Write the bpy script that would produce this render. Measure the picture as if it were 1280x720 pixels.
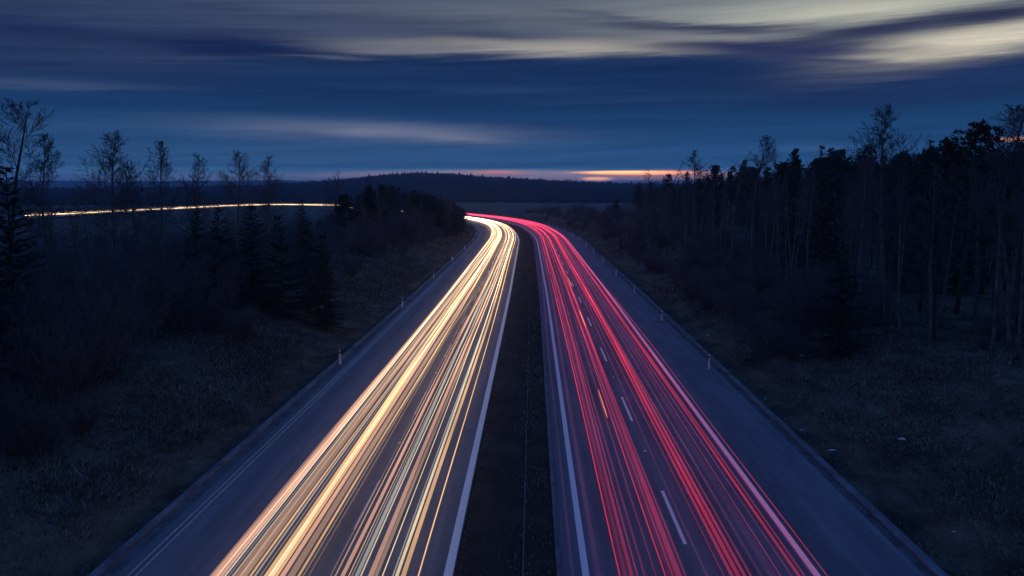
import bpy, math, random
import numpy as np
from mathutils import Vector

# ------------------------------------------------------------------ scene, camera, sky, exposure
sc = bpy.context.scene
for o in list(bpy.data.objects):
    bpy.data.objects.remove(o, do_unlink=True)
col = sc.collection
R = math.radians
F = 1235.0            # focal length in pixels of the 1280 px wide photograph
HC = 12.0             # camera height over the carriageway
PITCH, YAW = math.atan(123 / F), math.atan(20 / F)

cam_d = bpy.data.cameras.new('camera')
cam = bpy.data.objects.new('camera', cam_d)
col.objects.link(cam)
cam.location = (0, 0, HC)
cam.rotation_euler = (R(90) - PITCH, 0, YAW)
cam_d.sensor_width = 36
cam_d.lens = 36 * F / 1280
cam_d.clip_start, cam_d.clip_end = 0.2, 30000
sc.camera = cam

sc.render.engine = 'CYCLES'
sc.cycles.use_denoising = True
sc.cycles.max_bounces = 5
sc.cycles.transparent_max_bounces = 160
sc.cycles.sample_clamp_indirect = 4
sc.view_settings.view_transform = 'Standard'
sc.view_settings.look = 'None'
sc.view_settings.gamma = 1
sc.view_settings.exposure = 0
sc.view_settings.use_curve_mapping = False


def lin(c):
    return tuple((v / 12.92 if v <= .04045 else ((v + .055) / 1.055) ** 2.4) for v in (x / 255 for x in c)) + (1,)


def ray(px, py):
    """direction of the view ray through a pixel of the 1280x720 photograph"""
    v = Vector(((px - 640) / F, (360 - py) / F, -1.0))
    return (cam.rotation_euler.to_matrix() @ v).normalized()


def ground_at(px, py, z=0.0):
    d = ray(px, py)
    t = (z - HC) / d.z
    return Vector((d.x * t, d.y * t, z))


class NT:
    """small helper to write node trees"""
    def __init__(s, tree):
        s.t = tree
        s.n = tree.nodes
        s.l = tree.links

    def new(s, typ, **kw):
        n = s.n.new(typ)
        for k, v in kw.items():
            setattr(n, k, v)
        return n

    def set(s, sock, v):
        if hasattr(v, 'is_linked') or hasattr(v, 'links'):
            s.l.new(v, sock)
        else:
            sock.default_value = v

    def math(s, op, a, b=0.0, c=None, clamp=False):
        n = s.new('ShaderNodeMath', operation=op, use_clamp=clamp)
        s.set(n.inputs[0], a)
        s.set(n.inputs[1], b)
        if c is not None:
            s.set(n.inputs[2], c)
        return n.outputs[0]

    def mix(s, f, a, b, mode='MIX'):
        n = s.new('ShaderNodeMix', data_type='RGBA', blend_type=mode)
        s.set(n.inputs[0], f)
        s.set(n.inputs[6], a)
        s.set(n.inputs[7], b)
        return n.outputs[2]

    def noise(s, vec, scale, detail=3, rough=.5, dist=0.0):
        n = s.new('ShaderNodeTexNoise')
        if vec is not None:
            s.l.new(vec, n.inputs['Vector'])
        n.inputs['Scale'].default_value = scale
        n.inputs['Detail'].default_value = detail
        n.inputs['Roughness'].default_value = rough
        n.inputs['Distortion'].default_value = dist
        return n.outputs[0]

    def ramp(s, f, stops, interp='LINEAR'):
        n = s.new('ShaderNodeValToRGB')
        n.color_ramp.interpolation = interp
        e = n.color_ramp.elements
        while len(e) < len(stops):
            e.new(0.5)
        for el, (p, c) in zip(e, stops):
            el.position = p
            el.color = c if len(c) == 4 else tuple(c) + (1,)
        s.l.new(f, n.inputs[0])
        return n.outputs[0]

    def mapr(s, v, a, b, c, d):
        n = s.new('ShaderNodeMapRange')
        s.set(n.inputs[0], v)
        for i, x in enumerate((a, b, c, d)):
            n.inputs[i + 1].default_value = x
        return n.outputs[0]


# dusk sky: everything is a function of the direction in the sky (azimuth, elevation)
world = bpy.data.worlds.new('World')
sc.world = world
world.use_nodes = True
w = NT(world.node_tree)
w.n.clear()
tc = w.new('ShaderNodeTexCoord')
sep = w.new('ShaderNodeSeparateXYZ')
w.l.new(tc.outputs['Generated'], sep.inputs[0])
AZ = w.math('MULTIPLY', w.math('ARCTAN2', sep.outputs[0], sep.outputs[1]), 57.2958)
EL = w.math('MULTIPLY', w.math('ARCSINE', sep.outputs[2]), 57.2958)
cmb = w.new('ShaderNodeCombineXYZ')
w.set(cmb.inputs[0], w.math('MULTIPLY', AZ, .055))
w.set(cmb.inputs[1], w.math('MULTIPLY', w.math('ADD', EL, w.math('MULTIPLY', AZ, -.02)), .62))
N1 = w.noise(cmb.outputs[0], 1.0, 5, .55, .4)
cmb2 = w.new('ShaderNodeCombineXYZ')
w.set(cmb2.inputs[0], w.math('MULTIPLY', AZ, .10))
w.set(cmb2.inputs[1], w.math('MULTIPLY', w.math('ADD', EL, w.math('MULTIPLY', AZ, -.035)), 2.6))
cmb2.inputs[2].default_value = 3.3
N2 = w.noise(cmb2.outputs[0], 1.0, 7, .66, .5)
n1c = w.math('SUBTRACT', N1, .5)
n2c = w.math('SUBTRACT', N2, .5)
# fade the cloud warp near the horizon, where the cloud edges are level
wf = w.mapr(EL, 1.0, 4.0, .12, 1.0)
wf.node.clamp = True
ELW = w.math('ADD', EL, w.math('MULTIPLY', wf, w.math('ADD', w.math('MULTIPLY', n1c, .75), w.math('MULTIPLY', n2c, .8))))
AZW = w.math('ADD', AZ, w.math('MULTIPLY', n1c, 4.0))


def azel(px, py):
    d = ray(px, py)
    return math.degrees(math.atan2(d.x, d.y)), math.degrees(math.asin(d.z))


stops = []
for py, c in ((250, (56, 82, 116)), (226, (64, 94, 132)), (212, (46, 91, 132)), (196, (40, 85, 130)), (170, (31, 72, 116)), (145, (25, 63, 105)),
              (110, (23, 53, 94)), (84, (23, 48, 87)), (68, (32, 52, 86)), (44, (52, 68, 98)), (0, (60, 76, 104))):
    stops.append((azel(660, py)[1], lin(c)))
stops += [(16, lin((70, 94, 138))), (28, lin((60, 98, 172))), (60, lin((56, 99, 186)))]
ramp_in = w.mapr(ELW, -1, 61, 0, 1)
C = w.ramp(ramp_in, [((e + 1) / 62, c) for e, c in stops])


def blob(C, px, py, rx, ry, tilt, c, strength, soft=1.0, warp=1.0):
    """a bank of cloud at a direction in the sky; sizes in photo pixels (1235 px to the radian)"""
    a, e = azel(px, py)
    k = 57.2958 / F
    da = w.math('SUBTRACT', AZW if warp else AZ, a)
    de = w.math('SUBTRACT', ELW if warp else EL, e)
    t = math.tan(R(tilt))
    de = w.math('SUBTRACT', de, w.math('MULTIPLY', da, t))
    u = w.math('MULTIPLY', da, 1 / (rx * k))
    v = w.math('MULTIPLY', de, 1 / (ry * k))
    r2 = w.math('ADD', w.math('MULTIPLY', u, u), w.math('MULTIPLY', v, v))
    m = w.math('POWER', 2.718, w.math('MULTIPLY', w.math('POWER', r2, soft), -.8))
    return w.mix(w.math('MULTIPLY', m, strength), C, lin(c))


C = blob(C, 120, 20, 400, 40, 0, (46, 62, 92), .95, 1.6)
C = blob(C, 20, 32, 150, 14, -2, (24, 40, 80), .85)
C = blob(C, 190, 84, 260, 14, 2, (42, 60, 94), .75)
C = blob(C, 60, 104, 150, 4, 0, (66, 82, 112), .7)
C = blob(C, 330, 195, 330, 14, 0, (58, 96, 138), .6)
C = blob(C, 130, 160, 200, 9, 0, (46, 82, 124), .7)
C = blob(C, 200, 128, 260, 9, 0, (24, 54, 98), .75)
C = blob(C, 330, 148, 150, 4, -1, (44, 78, 120), .6)
C = blob(C, 590, 16, 220, 20, -2, (86, 96, 116), .75)
C = blob(C, 420, 36, 120, 6, -2, (70, 82, 108), .7)
C = blob(C, 1010, 8, 270, 32, 1, (142, 147, 146), .9)
C = blob(C, 1100, 8, 160, 16, 4, (188, 188, 172), .85)
C = blob(C, 720, 60, 220, 7.5, -1, (166, 162, 156), .92, 1.3)
C = blob(C, 540, 64, 120, 4, -1, (132, 132, 138), .7)
C = blob(C, 460, 64, 70, 4, -3, (120, 122, 132), .6)
C = blob(C, 800, 56, 90, 6, 0, (184, 178, 164), .7)
C = blob(C, 1150, 66, 130, 18, 8, (224, 216, 192), 1.0, 1.3)
C = blob(C, 1265, 44, 70, 12, 8, (218, 210, 190), .9)
C = blob(C, 310, 59, 105, 13, 0, (17, 33, 72), .98, 1.8)
C = blob(C, 410, 73, 45, 2.5, -2, (108, 110, 124), .8)
C = blob(C, 250, 74, 90, 3, 2, (60, 74, 104), .6)
C = blob(C, 480, 164, 150, 9, -1.5, (112, 121, 146), .95)
C = blob(C, 575, 173, 42, 4, -4, (124, 130, 152), .8)
C = blob(C, 330, 172, 60, 4, 0, (84, 100, 136), .5)
C = blob(C, 640, 150, 110, 10, -3, (24, 58, 104), .6)
C = blob(C, 700, 104, 480, 32, 0, (21, 46, 87), .93, 3.0)
C = blob(C, 640, 112, 170, 5, -1, (36, 64, 104), .6)
C = blob(C, 860, 122, 160, 4, 1, (32, 66, 106), .5)
C = blob(C, 960, 132, 130, 7, 0, (22, 52, 98), .6)
C = blob(C, 1210, 104, 240, 20, 3, (26, 48, 87), .95, 2.2)
C = blob(C, 1170, 88, 90, 3, 7, (70, 74, 100), .6)
C = blob(C, 870, 35, 140, 6, -3, (54, 58, 84), .95, 1.3)
C = blob(C, 760, 22, 70, 4, -7, (84, 90, 108), .8)
C = blob(C, 960, 60, 160, 8, -3, (38, 48, 86), .98, 1.5)
C = blob(C, 1030, 75, 70, 5, -6, (42, 52, 90), .8)
C = blob(C, 1100, 36, 120, 7, 7, (50, 54, 82), .95, 1.3)
C = blob(C, 1250, 18, 95, 8, 4, (46, 50, 78), .98, 1.3)
C = blob(C, 590, 46, 70, 4.5, -3, (66, 76, 100), .85)
C = blob(C, 1010, 186, 50, 4, 0, (62, 102, 146), .6)
# the clear slit at the horizon with the last of the sunset
C = blob(C, 620, 220.5, 225, 7.5, 0, (142, 132, 148), .95, 3.0, 0)
C = blob(C, 330, 224, 160, 7, 0, (98, 110, 140), .6, 1.5, 0)
C = blob(C, 622, 215.5, 30, 1.8, 0, (228, 132, 112), .8, 1.2, 0)
C = blob(C, 840, 219, 80, 6.0, 0, (176, 132, 124), .85, 3.0, 0)
slit = w.math('MULTIPLY', w.mapr(EL, .3, .55, 0, 1), w.mapr(EL, 1.3, 1.15, 0, 1))
for n_ in w.n:
    if n_.type == 'MAP_RANGE':
        n_.clamp = True
C = w.mix(.55, C, w.ramp(w.math('ADD', w.math('MULTIPLY', N2, .6), w.math('MULTIPLY', N1, .4)), [(.3, (.35, .38, .45)), (.7, (1.6, 1.57, 1.5))]), 'MULTIPLY')
def ember(C, px, py, rx, ry, c, soft=1.5):
    a, e = azel(px, py)
    k = 57.2958 / F
    u = w.math('MULTIPLY', w.math('SUBTRACT', AZ, a), 1 / (rx * k))
    v = w.math('MULTIPLY', w.math('SUBTRACT', EL, e), 1 / (ry * k))
    r2 = w.math('ADD', w.math('MULTIPLY', u, u), w.math('MULTIPLY', v, v))
    m = w.math('POWER', 2.718, w.math('MULTIPLY', w.math('POWER', r2, soft), -.8))
    return w.mix(m, C, c + (1,))


C = ember(C, 796, 216, 66, 2.6, (1.7, .55, .22), 2.5)
C = ember(C, 778, 215.2, 44, 1.2, (2.0, 1.15, .45))
C = ember(C, 746, 223.6, 17, 2.2, (1.7, .75, .33), 2.0)
C = ember(C, 1272, 174, 20, 2.4, (1.0, .45, .30))
C = w.mix(1.0, C, w.ramp(slit, [(0, (.5, .5, .5)), (1, (.85, .8, .75))]), 'MULTIPLY')
bg = w.new('ShaderNodeBackground')
w.l.new(C, bg.inputs[0])
bg.inputs[1].default_value = 2.0
wo = w.new('ShaderNodeOutputWorld')
w.l.new(bg.outputs[0], wo.inputs[0])
world.cycles.sampling_method = 'MANUAL'
world.cycles.sample_map_resolution = 1024

# what is left of the sun: a trace of warm light from the slit at the horizon
sun_d = bpy.data.lights.new('sun', 'SUN')
sun_d.energy = 0.02
sun_d.angle = R(10)
sun_d.color = (1, .7, .5)
sun = bpy.data.objects.new('sun', sun_d)
col.objects.link(sun)
sun.rotation_euler = (R(86), 0, R(-7 + 180))
sun.location = (60, 0, 60)

# ------------------------------------------------------------------ builders
rnd = random.Random(7)


class MB:
    def __init__(s):
        s.v, s.f = [], []

    def quad(s, a, b, c, d):
        i = len(s.v)
        s.v += [a, b, c, d]
        s.f.append((i, i + 1, i + 2, i + 3))

    def tri(s, a, b, c):
        i = len(s.v)
        s.v += [a, b, c]
        s.f.append((i, i + 1, i + 2))

    def tube(s, pts, rad, n=5, cap=True):
        pts = [Vector(p) for p in pts]
        if not hasattr(rad, '__len__'):
            rad = [rad] * len(pts)
        base = len(s.v)
        for i, p in enumerate(pts):
            d = pts[min(i + 1, len(pts) - 1)] - pts[max(i - 1, 0)]
            d.normalize()
            ref = Vector((0, 0, 1)) if abs(d.z) < .9 else Vector((1, 0, 0))
            a = d.cross(ref).normalized()
            b = d.cross(a)
            for k in range(n):
                q = 2 * math.pi * k / n
                s.v.append(tuple(p + (a * math.cos(q) + b * math.sin(q)) * rad[i]))
        for i in range(len(pts) - 1):
            for k in range(n):
                k2 = (k + 1) % n
                s.f.append((base + i * n + k, base + i * n + k2, base + (i + 1) * n + k2, base + (i + 1) * n + k))
        if cap:
            s.f.append(tuple(base + k for k in reversed(range(n))))
            s.f.append(tuple(base + (len(pts) - 1) * n + k for k in range(n)))

    def box(s, c, h, rz=0.0, top=1.0):
        cs, sn = math.cos(rz), math.sin(rz)
        i = len(s.v)
        for z, m in ((-1, 1.0), (1, top)):
            for x, y in ((-1, -1), (1, -1), (1, 1), (-1, 1)):
                X, Y = x * h[0] * m, y * h[1] * m
                s.v.append((c[0] + X * cs - Y * sn, c[1] + X * sn + Y * cs, c[2] + z * h[2]))
        s.f += [(i + 3, i + 2, i + 1, i), (i + 4, i + 5, i + 6, i + 7)]
        for k in range(4):
            s.f.append((i + k, i + (k + 1) % 4, i + 4 + (k + 1) % 4, i + 4 + k))

    def mesh(s, name, m, smooth=False):
        me = bpy.data.meshes.new(name)
        me.from_pydata(s.v, [], s.f)
        if m:
            me.materials.append(m)
        if smooth:
            me.polygons.foreach_set('use_smooth', [True] * len(me.polygons))
        me.update()
        return me

    def build(s, name, m, parent=None, smooth=False, loc=None):
        return link(name, s.mesh(name, m, smooth), parent, loc)


def link(name, data, parent=None, loc=None):
    o = bpy.data.objects.new(name, data)
    col.objects.link(o)
    if parent:
        o.parent = parent
    if loc is not None:
        o.location = loc
    return o


def tag(o, label=None, cat=None, group=None, kind=None):
    if label:
        o['label'] = label
    if cat:
        o['category'] = cat
    if group:
        o['group'] = group
    elif 'group' in o.keys() and label:
        del o['group']
    if kind:
        o['kind'] = kind
    return o


def dup(root, loc, rz=0.0, scale=(1, 1, 1)):
    c = root.copy()
    col.objects.link(c)
    c.location = loc
    c.rotation_euler = (0, 0, rz)
    c.scale = scale
    for ch in list(root.children):
        k = ch.copy()
        col.objects.link(k)
        k.parent = c
        for g in list(ch.children):
            q = g.copy()
            col.objects.link(q)
            q.parent = k
    return c


# ------------------------------------------------------------------ materials
def mat(name, color, rough=.8, fn=None, spec=.3):
    m = bpy.data.materials.new(name)
    m.use_nodes = True
    t = NT(m.node_tree)
    b = t.n['Principled BSDF']
    b.inputs['Base Color'].default_value = tuple(color) + (1,)
    b.inputs['Roughness'].default_value = rough
    b.inputs['Specular IOR Level'].default_value = spec
    if fn:
        fn(t, b)
    return m


def bump(t, b, h, strength, dist=.02):
    n = t.new('ShaderNodeBump')
    n.inputs['Strength'].default_value = strength
    n.inputs['Distance'].default_value = dist
    t.l.new(h, n.inputs['Height'])
    t.l.new(n.outputs[0], b.inputs['Normal'])


def pos(t, sx=1, sy=1, sz=1):
    g = t.new('ShaderNodeNewGeometry')
    mp = t.new('ShaderNodeMapping')
    mp.inputs['Scale'].default_value = (sx, sy, sz)
    t.l.new(g.outputs['Position'], mp.inputs['Vector'])
    return mp.outputs[0]


def f_asphalt(t, b):
    fine = t.noise(pos(t), 14, 4, .7)
    patch = t.noise(pos(t, 1, .12, 1), .8, 5, .65)
    streak = t.noise(pos(t, 1.5, .010, 1), 1.0, 4, .65)
    s = t.math('ADD', t.math('ADD', t.math('MULTIPLY', fine, .35), t.math('MULTIPLY', patch, .40)), t.math('MULTIPLY', streak, .55))
    c = t.ramp(s, [(.40, (.045, .046, .048)), (.60, (.108, .112, .112)), (.82, (.19, .195, .19))])
    # repaired strips and sealed cracks
    v = t.new('ShaderNodeTexVoronoi', feature='DISTANCE_TO_EDGE')
    wv = t.new('ShaderNodeVectorMath', operation='ADD')
    nn = t.new('ShaderNodeTexNoise')
    t.l.new(pos(t), nn.inputs['Vector'])
    nn.inputs['Scale'].default_value = .9
    t.l.new(pos(t, .16, .07, 1), wv.inputs[0])
    sc_ = t.new('ShaderNodeVectorMath', operation='SCALE')
    t.l.new(nn.outputs['Color'], sc_.inputs[0])
    sc_.inputs['Scale'].default_value = .12
    t.l.new(sc_.outputs[0], wv.inputs[1])
    t.l.new(wv.outputs[0], v.inputs['Vector'])
    v.inputs['Scale'].default_value = 1.0
    crack = t.ramp(v.outputs['Distance'], [(0, (.84, .84, .84)), (.004, (.88, .88, .88)), (.009, (1, 1, 1))])
    c = t.mix(1.0, c, crack, 'MULTIPLY')
    t.l.new(c, b.inputs['Base Color'])
    bump(t, b, t.noise(pos(t), 60, 2, .7), .5, .01)


def f_paint(t, b):
    n = t.noise(pos(t), 6, 6, .75)
    t.l.new(t.ramp(n, [(.28, (.42, .38, .31)), (.45, (.82, .76, .62)), (.8, (.90, .84, .70))]), b.inputs['Base Color'])


def f_worn(t, b):
    n = t.noise(pos(t), 5, 6, .75)
    t.l.new(t.ramp(n, [(.3, (.22, .20, .15)), (.6, (.60, .54, .40))]), b.inputs['Base Color'])


def f_soil(t, b):
    big = t.noise(pos(t), .35, 5, .6)
    n = t.noise(pos(t), 9, 5, .75)
    s = t.math('ADD', t.math('MULTIPLY', big, .5), t.math('MULTIPLY', n, .55))
    t.l.new(t.ramp(s, [(.32, (.012, .012, .010)), (.55, (.040, .035, .026)), (.75, (.085, .075, .055))]), b.inputs['Base Color'])
    bump(t, b, n, 1.0, .08)


def f_ground(t, b):
    big = t.noise(pos(t), .07, 5, .65)
    mid = t.noise(pos(t, 1, .45, 1), .55, 6, .7)
    fine = t.noise(pos(t, 1, .6, 1), 11, 4, .75)
    s = t.math('ADD', t.math('ADD', t.math('MULTIPLY', big, .35), t.math('MULTIPLY', mid, .55)), t.math('MULTIPLY', fine, .25))
    c = t.ramp(s, [(.40, (.012, .011, .009)), (.53, (.046, .041, .029)), (.66, (.14, .12, .082)), (.85, (.25, .21, .15))])
    t.l.new(c, b.inputs['Base Color'])
    bump(t, b, t.math('ADD', mid, fine), .9, .15)


def f_gravel(t, b):
    v = t.new('ShaderNodeTexVoronoi')
    t.l.new(pos(t), v.inputs['Vector'])
    v.inputs['Scale'].default_value = 16
    n = t.noise(pos(t), .8, 4, .6)
    c = t.mix(.6, v.outputs['Color'], (.5, .5, .5, 1))
    hs = t.new('ShaderNodeRGBToBW')
    t.l.new(c, hs.inputs[0])
    s = t.math('MULTIPLY', hs.outputs[0], n)
    t.l.new(t.ramp(s, [(.1, (.035, .034, .033)), (.35, (.13, .13, .13))]), b.inputs['Base Color'])
    bump(t, b, v.outputs['Distance'], .8, .03)


def f_concrete(t, b):
    n = t.noise(pos(t, 1, .3, 1), 1.6, 7, .75)
    t.l.new(t.ramp(n, [(.35, (.05, .05, .05)), (.5, (.12, .12, .12)), (.7, (.21, .21, .21))]), b.inputs['Base Color'])
    bump(t, b, t.noise(pos(t), 25, 3), .4, .01)


def f_birch(t, b):
    n = t.noise(pos(t, 3, 3, .9), 2.2, 4, .65)
    t.l.new(t.ramp(n, [(.36, (.025, .023, .022)), (.47, (.075, .072, .07)), (.75, (.17, .165, .16))]), b.inputs['Base Color'])


def f_twig(a, c):
    def f(t, b):
        oi = t.new('ShaderNodeObjectInfo')
        t.l.new(t.ramp(oi.outputs['Random'], [(0, a), (1, c)]), b.inputs['Base Color'])
    return f


def f_needle(t, b):
    g = t.new('ShaderNodeNewGeometry')
    t.l.new(t.ramp(g.outputs['Random Per Island'], [(0, (.010, .020, .010)), (.6, (.028, .045, .020)), (1, (.05, .06, .026))]), b.inputs['Base Color'])


def f_blade(t, b):
    g = t.new('ShaderNodeNewGeometry')
    t.l.new(t.ramp(g.outputs['Random Per Island'], [(0, (.02, .017, .013)), (.4, (.07, .056, .042)), (.75, (.17, .135, .096)), (1, (.34, .28, .20))]), b.inputs['Base Color'])


def f_field(t, b):
    n = t.noise(pos(t, .02, .09, 1), 1.0, 4, .6)
    t.l.new(t.ramp(n, [(.3, (.055, .055, .035)), (.7, (.125, .12, .08))]), b.inputs['Base Color'])


M = dict(
    asphalt=mat('asphalt', (.1, .1, .1), .85, f_asphalt),
    paint=mat('road_paint', (.7, .7, .7), .6, f_paint),
    worn=mat('worn_paint', (.33, .32, .29), .7, f_worn),
    soil=mat('dark_soil', (.03, .03, .02), .95, f_soil, .1),
    ground=mat('rough_grassland', (.04, .04, .02), .95, f_ground, .1),
    gravel=mat('gravel', (.08, .08, .08), .9, f_gravel, .2),
    concrete=mat('concrete', (.3, .3, .3), .85, f_concrete),
    birch=mat('birch_bark', (.5, .5, .45), .8, f_birch),
    bark=mat('dark_bark', (.045, .035, .03), .9, f_twig((.03, .026, .024), (.06, .046, .04))),
    twig=mat('bare_twigs', (.04, .03, .028), .9, f_twig((.06, .058, .062), (.10, .096, .10)), .1),
    shrub=mat('shrub_twigs', (.04, .03, .025), .9, f_twig((.055, .056, .060), (.095, .095, .10)), .1),
    needle=mat('needles', (.03, .045, .02), .8, f_needle, .15),
    blade=mat('dry_grass', (.1, .09, .05), .9, f_blade, .1),
    field=mat('pale_field', (.15, .14, .09), .95, f_field, .1),
    white=mat('white_plastic', (.75, .75, .73), .45),
    black=mat('black_plastic', (.02, .02, .02), .4),
    orange=mat('orange_reflector', (.75, .22, .04), .25),
    silver=mat('silver_reflector', (.6, .65, .7), .2),
    litter=mat('paper_litter', (.5, .52, .55), .7),
    farwood=mat('far_forest', (.022, .030, .034), .95, None, .05),
)


def glow(name, c, strength, far=3.0, near_y=28, far_y=260):
    """the light of lamps drawn along the road: gives off light and hides nothing"""
    m = bpy.data.materials.new(name)
    m.use_nodes = True
    t = NT(m.node_tree)
    t.n.clear()
    e = t.new('ShaderNodeEmission')
    e.inputs[0].default_value = tuple(c) + (1,)
    g = t.new('ShaderNodeNewGeometry')
    s = t.new('ShaderNodeSeparateXYZ')
    t.l.new(g.outputs['Position'], s.inputs[0])
    # brightening with distance is painted into the emission along the trail
    k = t.mapr(s.outputs[1], near_y, far_y, strength, strength * far)
    oi = t.new('ShaderNodeObjectInfo')
    cv = t.new('ShaderNodeCombineXYZ')
    t.l.new(t.math('MULTIPLY', s.outputs[1], .035), cv.inputs[0])
    t.l.new(t.math('MULTIPLY', oi.outputs['Random'], 90), cv.inputs[1])
    k = t.math('MULTIPLY', k, t.mapr(t.noise(cv.outputs[0], 1.0, 3, .6), .3, .7, .55, 1.45))
    t.l.new(k, e.inputs[1])
    tr = t.new('ShaderNodeBsdfTransparent')
    a = t.new('ShaderNodeAddShader')
    t.l.new(e.outputs[0], a.inputs[0])
    t.l.new(tr.outputs[0], a.inputs[1])
    o = t.new('ShaderNodeOutputMaterial')
    t.l.new(a.outputs[0], o.inputs[0])
    return m


# ------------------------------------------------------------------ road line and terrain
def sstep(a, b, x):
    t = min(1, max(0, (x - a) / (b - a)))
    return t * t * (3 - 2 * t)


def xc(y):
    b = .42 * sstep(0, 130, y)
    t = max(0.0, y - 218)
    T = min(t, 300.0)
    q = max(0.0, T - 90)
    return b - T * T / 2500 - q * q / 1900 - (t - T) * (300 / 1250 + 210 / 950)


def road(y, u, z=0.0):
    k = (xc(y + 1) - xc(y - 1)) / 2
    L = math.hypot(1, k)
    return (xc(y) + u / L, y - u * k / L, z)


_rs = random.Random(3)
_waves = [(_rs.uniform(.02, .16), _rs.uniform(.02, .16), _rs.uniform(0, 6.28)) for _ in range(9)]


def rough(x, y):
    return sum(math.sin(a * x + p) * math.sin(b * y + p * 1.7) for a, b, p in _waves) / 3


def interp(x, pts):
    if x <= pts[0][0]:
        return pts[0][1]
    for (a, va), (b, vb) in zip(pts, pts[1:]):
        if x <= b:
            return va + (vb - va) * (x - a) / (b - a)
    return pts[-1][1]


def pxof(x, y):
    return 660 + F * x / max(y, 1)


RIDGE = [(-400, 236), (0, 237), (200, 236), (330, 233), (380, 230), (420, 227), (450, 224), (480, 220.5), (520, 218.5), (560, 219), (600, 222.5), (650, 225.5), (700, 228), (760, 231), (850, 232.5), (1300, 235)]
RIDGE2 = [(-400, 228), (0, 227), (60, 226), (150, 227.5), (230, 226), (300, 227), (360, 225), (382, 228), (420, 231), (600, 234), (1400, 234)]


def H(x, y):
    u = x - xc(y)
    if u >= 0:
        b = interp(u, [(0, -.12), (13.0, -.12), (13.4, -.05), (14.2, .0), (18, 1.1), (23, 2.9), (30, 3.7), (60, 5), (120, 5), (300, 1), (2000, 0)])
    else:
        b = -interp(-u, [(0, .12), (13.3, .12), (13.9, .06), (14.6, .05), (18, -.9), (22, -2.1), (30, -2.6), (45, -2.2), (80, .6), (2000, .8)])
    # banks sink into the valley beyond the bend
    k = 1 - sstep(330, 520, y)
    if abs(u) > 13.5:
        b = b * k + (1 - k) * min(b, -.3)
        b += rough(x, y) * .22 * sstep(14, 24, abs(u)) + .05 * math.sin(x * 1.7) * math.sin(y * 1.3) * sstep(14, 16, abs(u))
    # wooded hill and far ridge
    px = pxof(x, y)
    top1 = HC + (237 - interp(px, RIDGE)) / F * 1500 - 7
    top2 = HC + (237 - interp(px, RIDGE2)) / F * 5000
    if y > 780:
        b += (top1 + .3) * sstep(800, 1500, y)
    if y > 2600:
        b += (top2 - top1) * sstep(2600, 5000, y)
    return b


# the ground: one sheet from below the bridge to the horizon
us = sorted(set([-9000, -6500, -4500, -3200, -2300, -1700, -1200, -900, -700, -550, -430, -340, -280, -230, -190, -160, -135, -115, -100, -88, -78, -70, -62, -55, -50]
                + [-i for i in range(14, 47)] + [-13.6, -13.2, -12, -6, -2, 1, 6, 12, 12.8, 13.3] + list(range(14, 50))
                + [52, 56, 62, 70, 80, 92, 106, 125, 150, 180, 220, 280, 350, 450, 600, 800, 1100, 1500, 2100, 3000, 4300, 6500, 9000]))
ys = [-60, -40, -20, 0]
while ys[-1] < 10000:
    ys.append(ys[-1] + max(2.0, ys[-1] * .016))
g = MB()
for y in ys:
    for u in us:
        x = xc(y) + u * (1 if y < 900 or abs(u) > 600 else 1)
        g.v.append((x, y, H(x, y)))
nu = len(us)
for j in range(len(ys) - 1):
    for i in range(nu - 1):
        a = j * nu + i
        g.f.append((a, a + 1, a + nu + 1, a + nu))
tag(g.build('ground', M['ground'], smooth=True), kind='structure')

ylist = [-30 + 3 * i for i in range(110)] + [300 + 5 * i for i in range(80)]


def strip(name, u0, u1, z, m, y0=-30, y1=690, z0=None, thick=0.0, kind='structure'):
    b = MB()
    yl = [y for y in ylist if y0 < y < y1]
    yl = [y0] + yl + [y1]
    for y in yl:
        b.v += [road(y, u0, z if z0 is None else z0), road(y, u1, z)]
    for i in range(len(yl) - 1):
        b.f.append((2 * i, 2 * i + 1, 2 * i + 3, 2 * i + 2))
    if thick:
        n = len(b.v)
        for y in yl:
            b.v += [road(y, u0, z - thick), road(y, u1, z - thick)]
        for i in range(len(yl) - 1):
            b.f.append((n + 2 * i, 2 * i, 2 * i + 2, n + 2 * i + 2))
            b.f.append((2 * i + 1, n + 2 * i + 1, n + 2 * i + 3, 2 * i + 3))
    o = b.build(name, m)
    if kind:
        tag(o, kind=kind)
    return o


strip('road', -12.95, -2.36, 0, M['asphalt'], thick=.15)
strip('road', 1.02, 12.35, 0, M['asphalt'], thick=.15)
strip('verge', -13.45, -12.96, -.03, M['gravel'], thick=.1)
strip('verge', 12.36, 12.72, -.05, M['gravel'], thick=.1)
strip('kerb', -13.75, -13.46, .04, M['concrete'], thick=.2)
strip('kerb', 12.73, 13.06, .05, M['concrete'], thick=.2)
strip('kerb', .86, 1.01, .10, M['concrete'], thick=.25)
# median: dark soil, a stone edging, a gravel drain
b = MB()
prof = [(-2.355, -.02), (-2.1, .02), (-1.5, .05), (-1.0, .04), (-.6, .0), (-.28, -.03)]
for y in ylist:
    for u, z in prof:
        b.v.append(road(y, u, z + .02 * math.sin(y * 1.1 + u * 5)))
for i in range(len(ylist) - 1):
    for k in range(len(prof) - 1):
        a = i * len(prof) + k
        b.f.append((a, a + 1, a + len(prof) + 1, a + len(prof)))
tag(b.build('median', M['soil']), kind='structure')
strip('median_edging', -.23, -.17, .0, M['gravel'], thick=.2)
strip('median_drain', -.165, .855, -.02, M['soil'], thick=.1)

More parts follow.
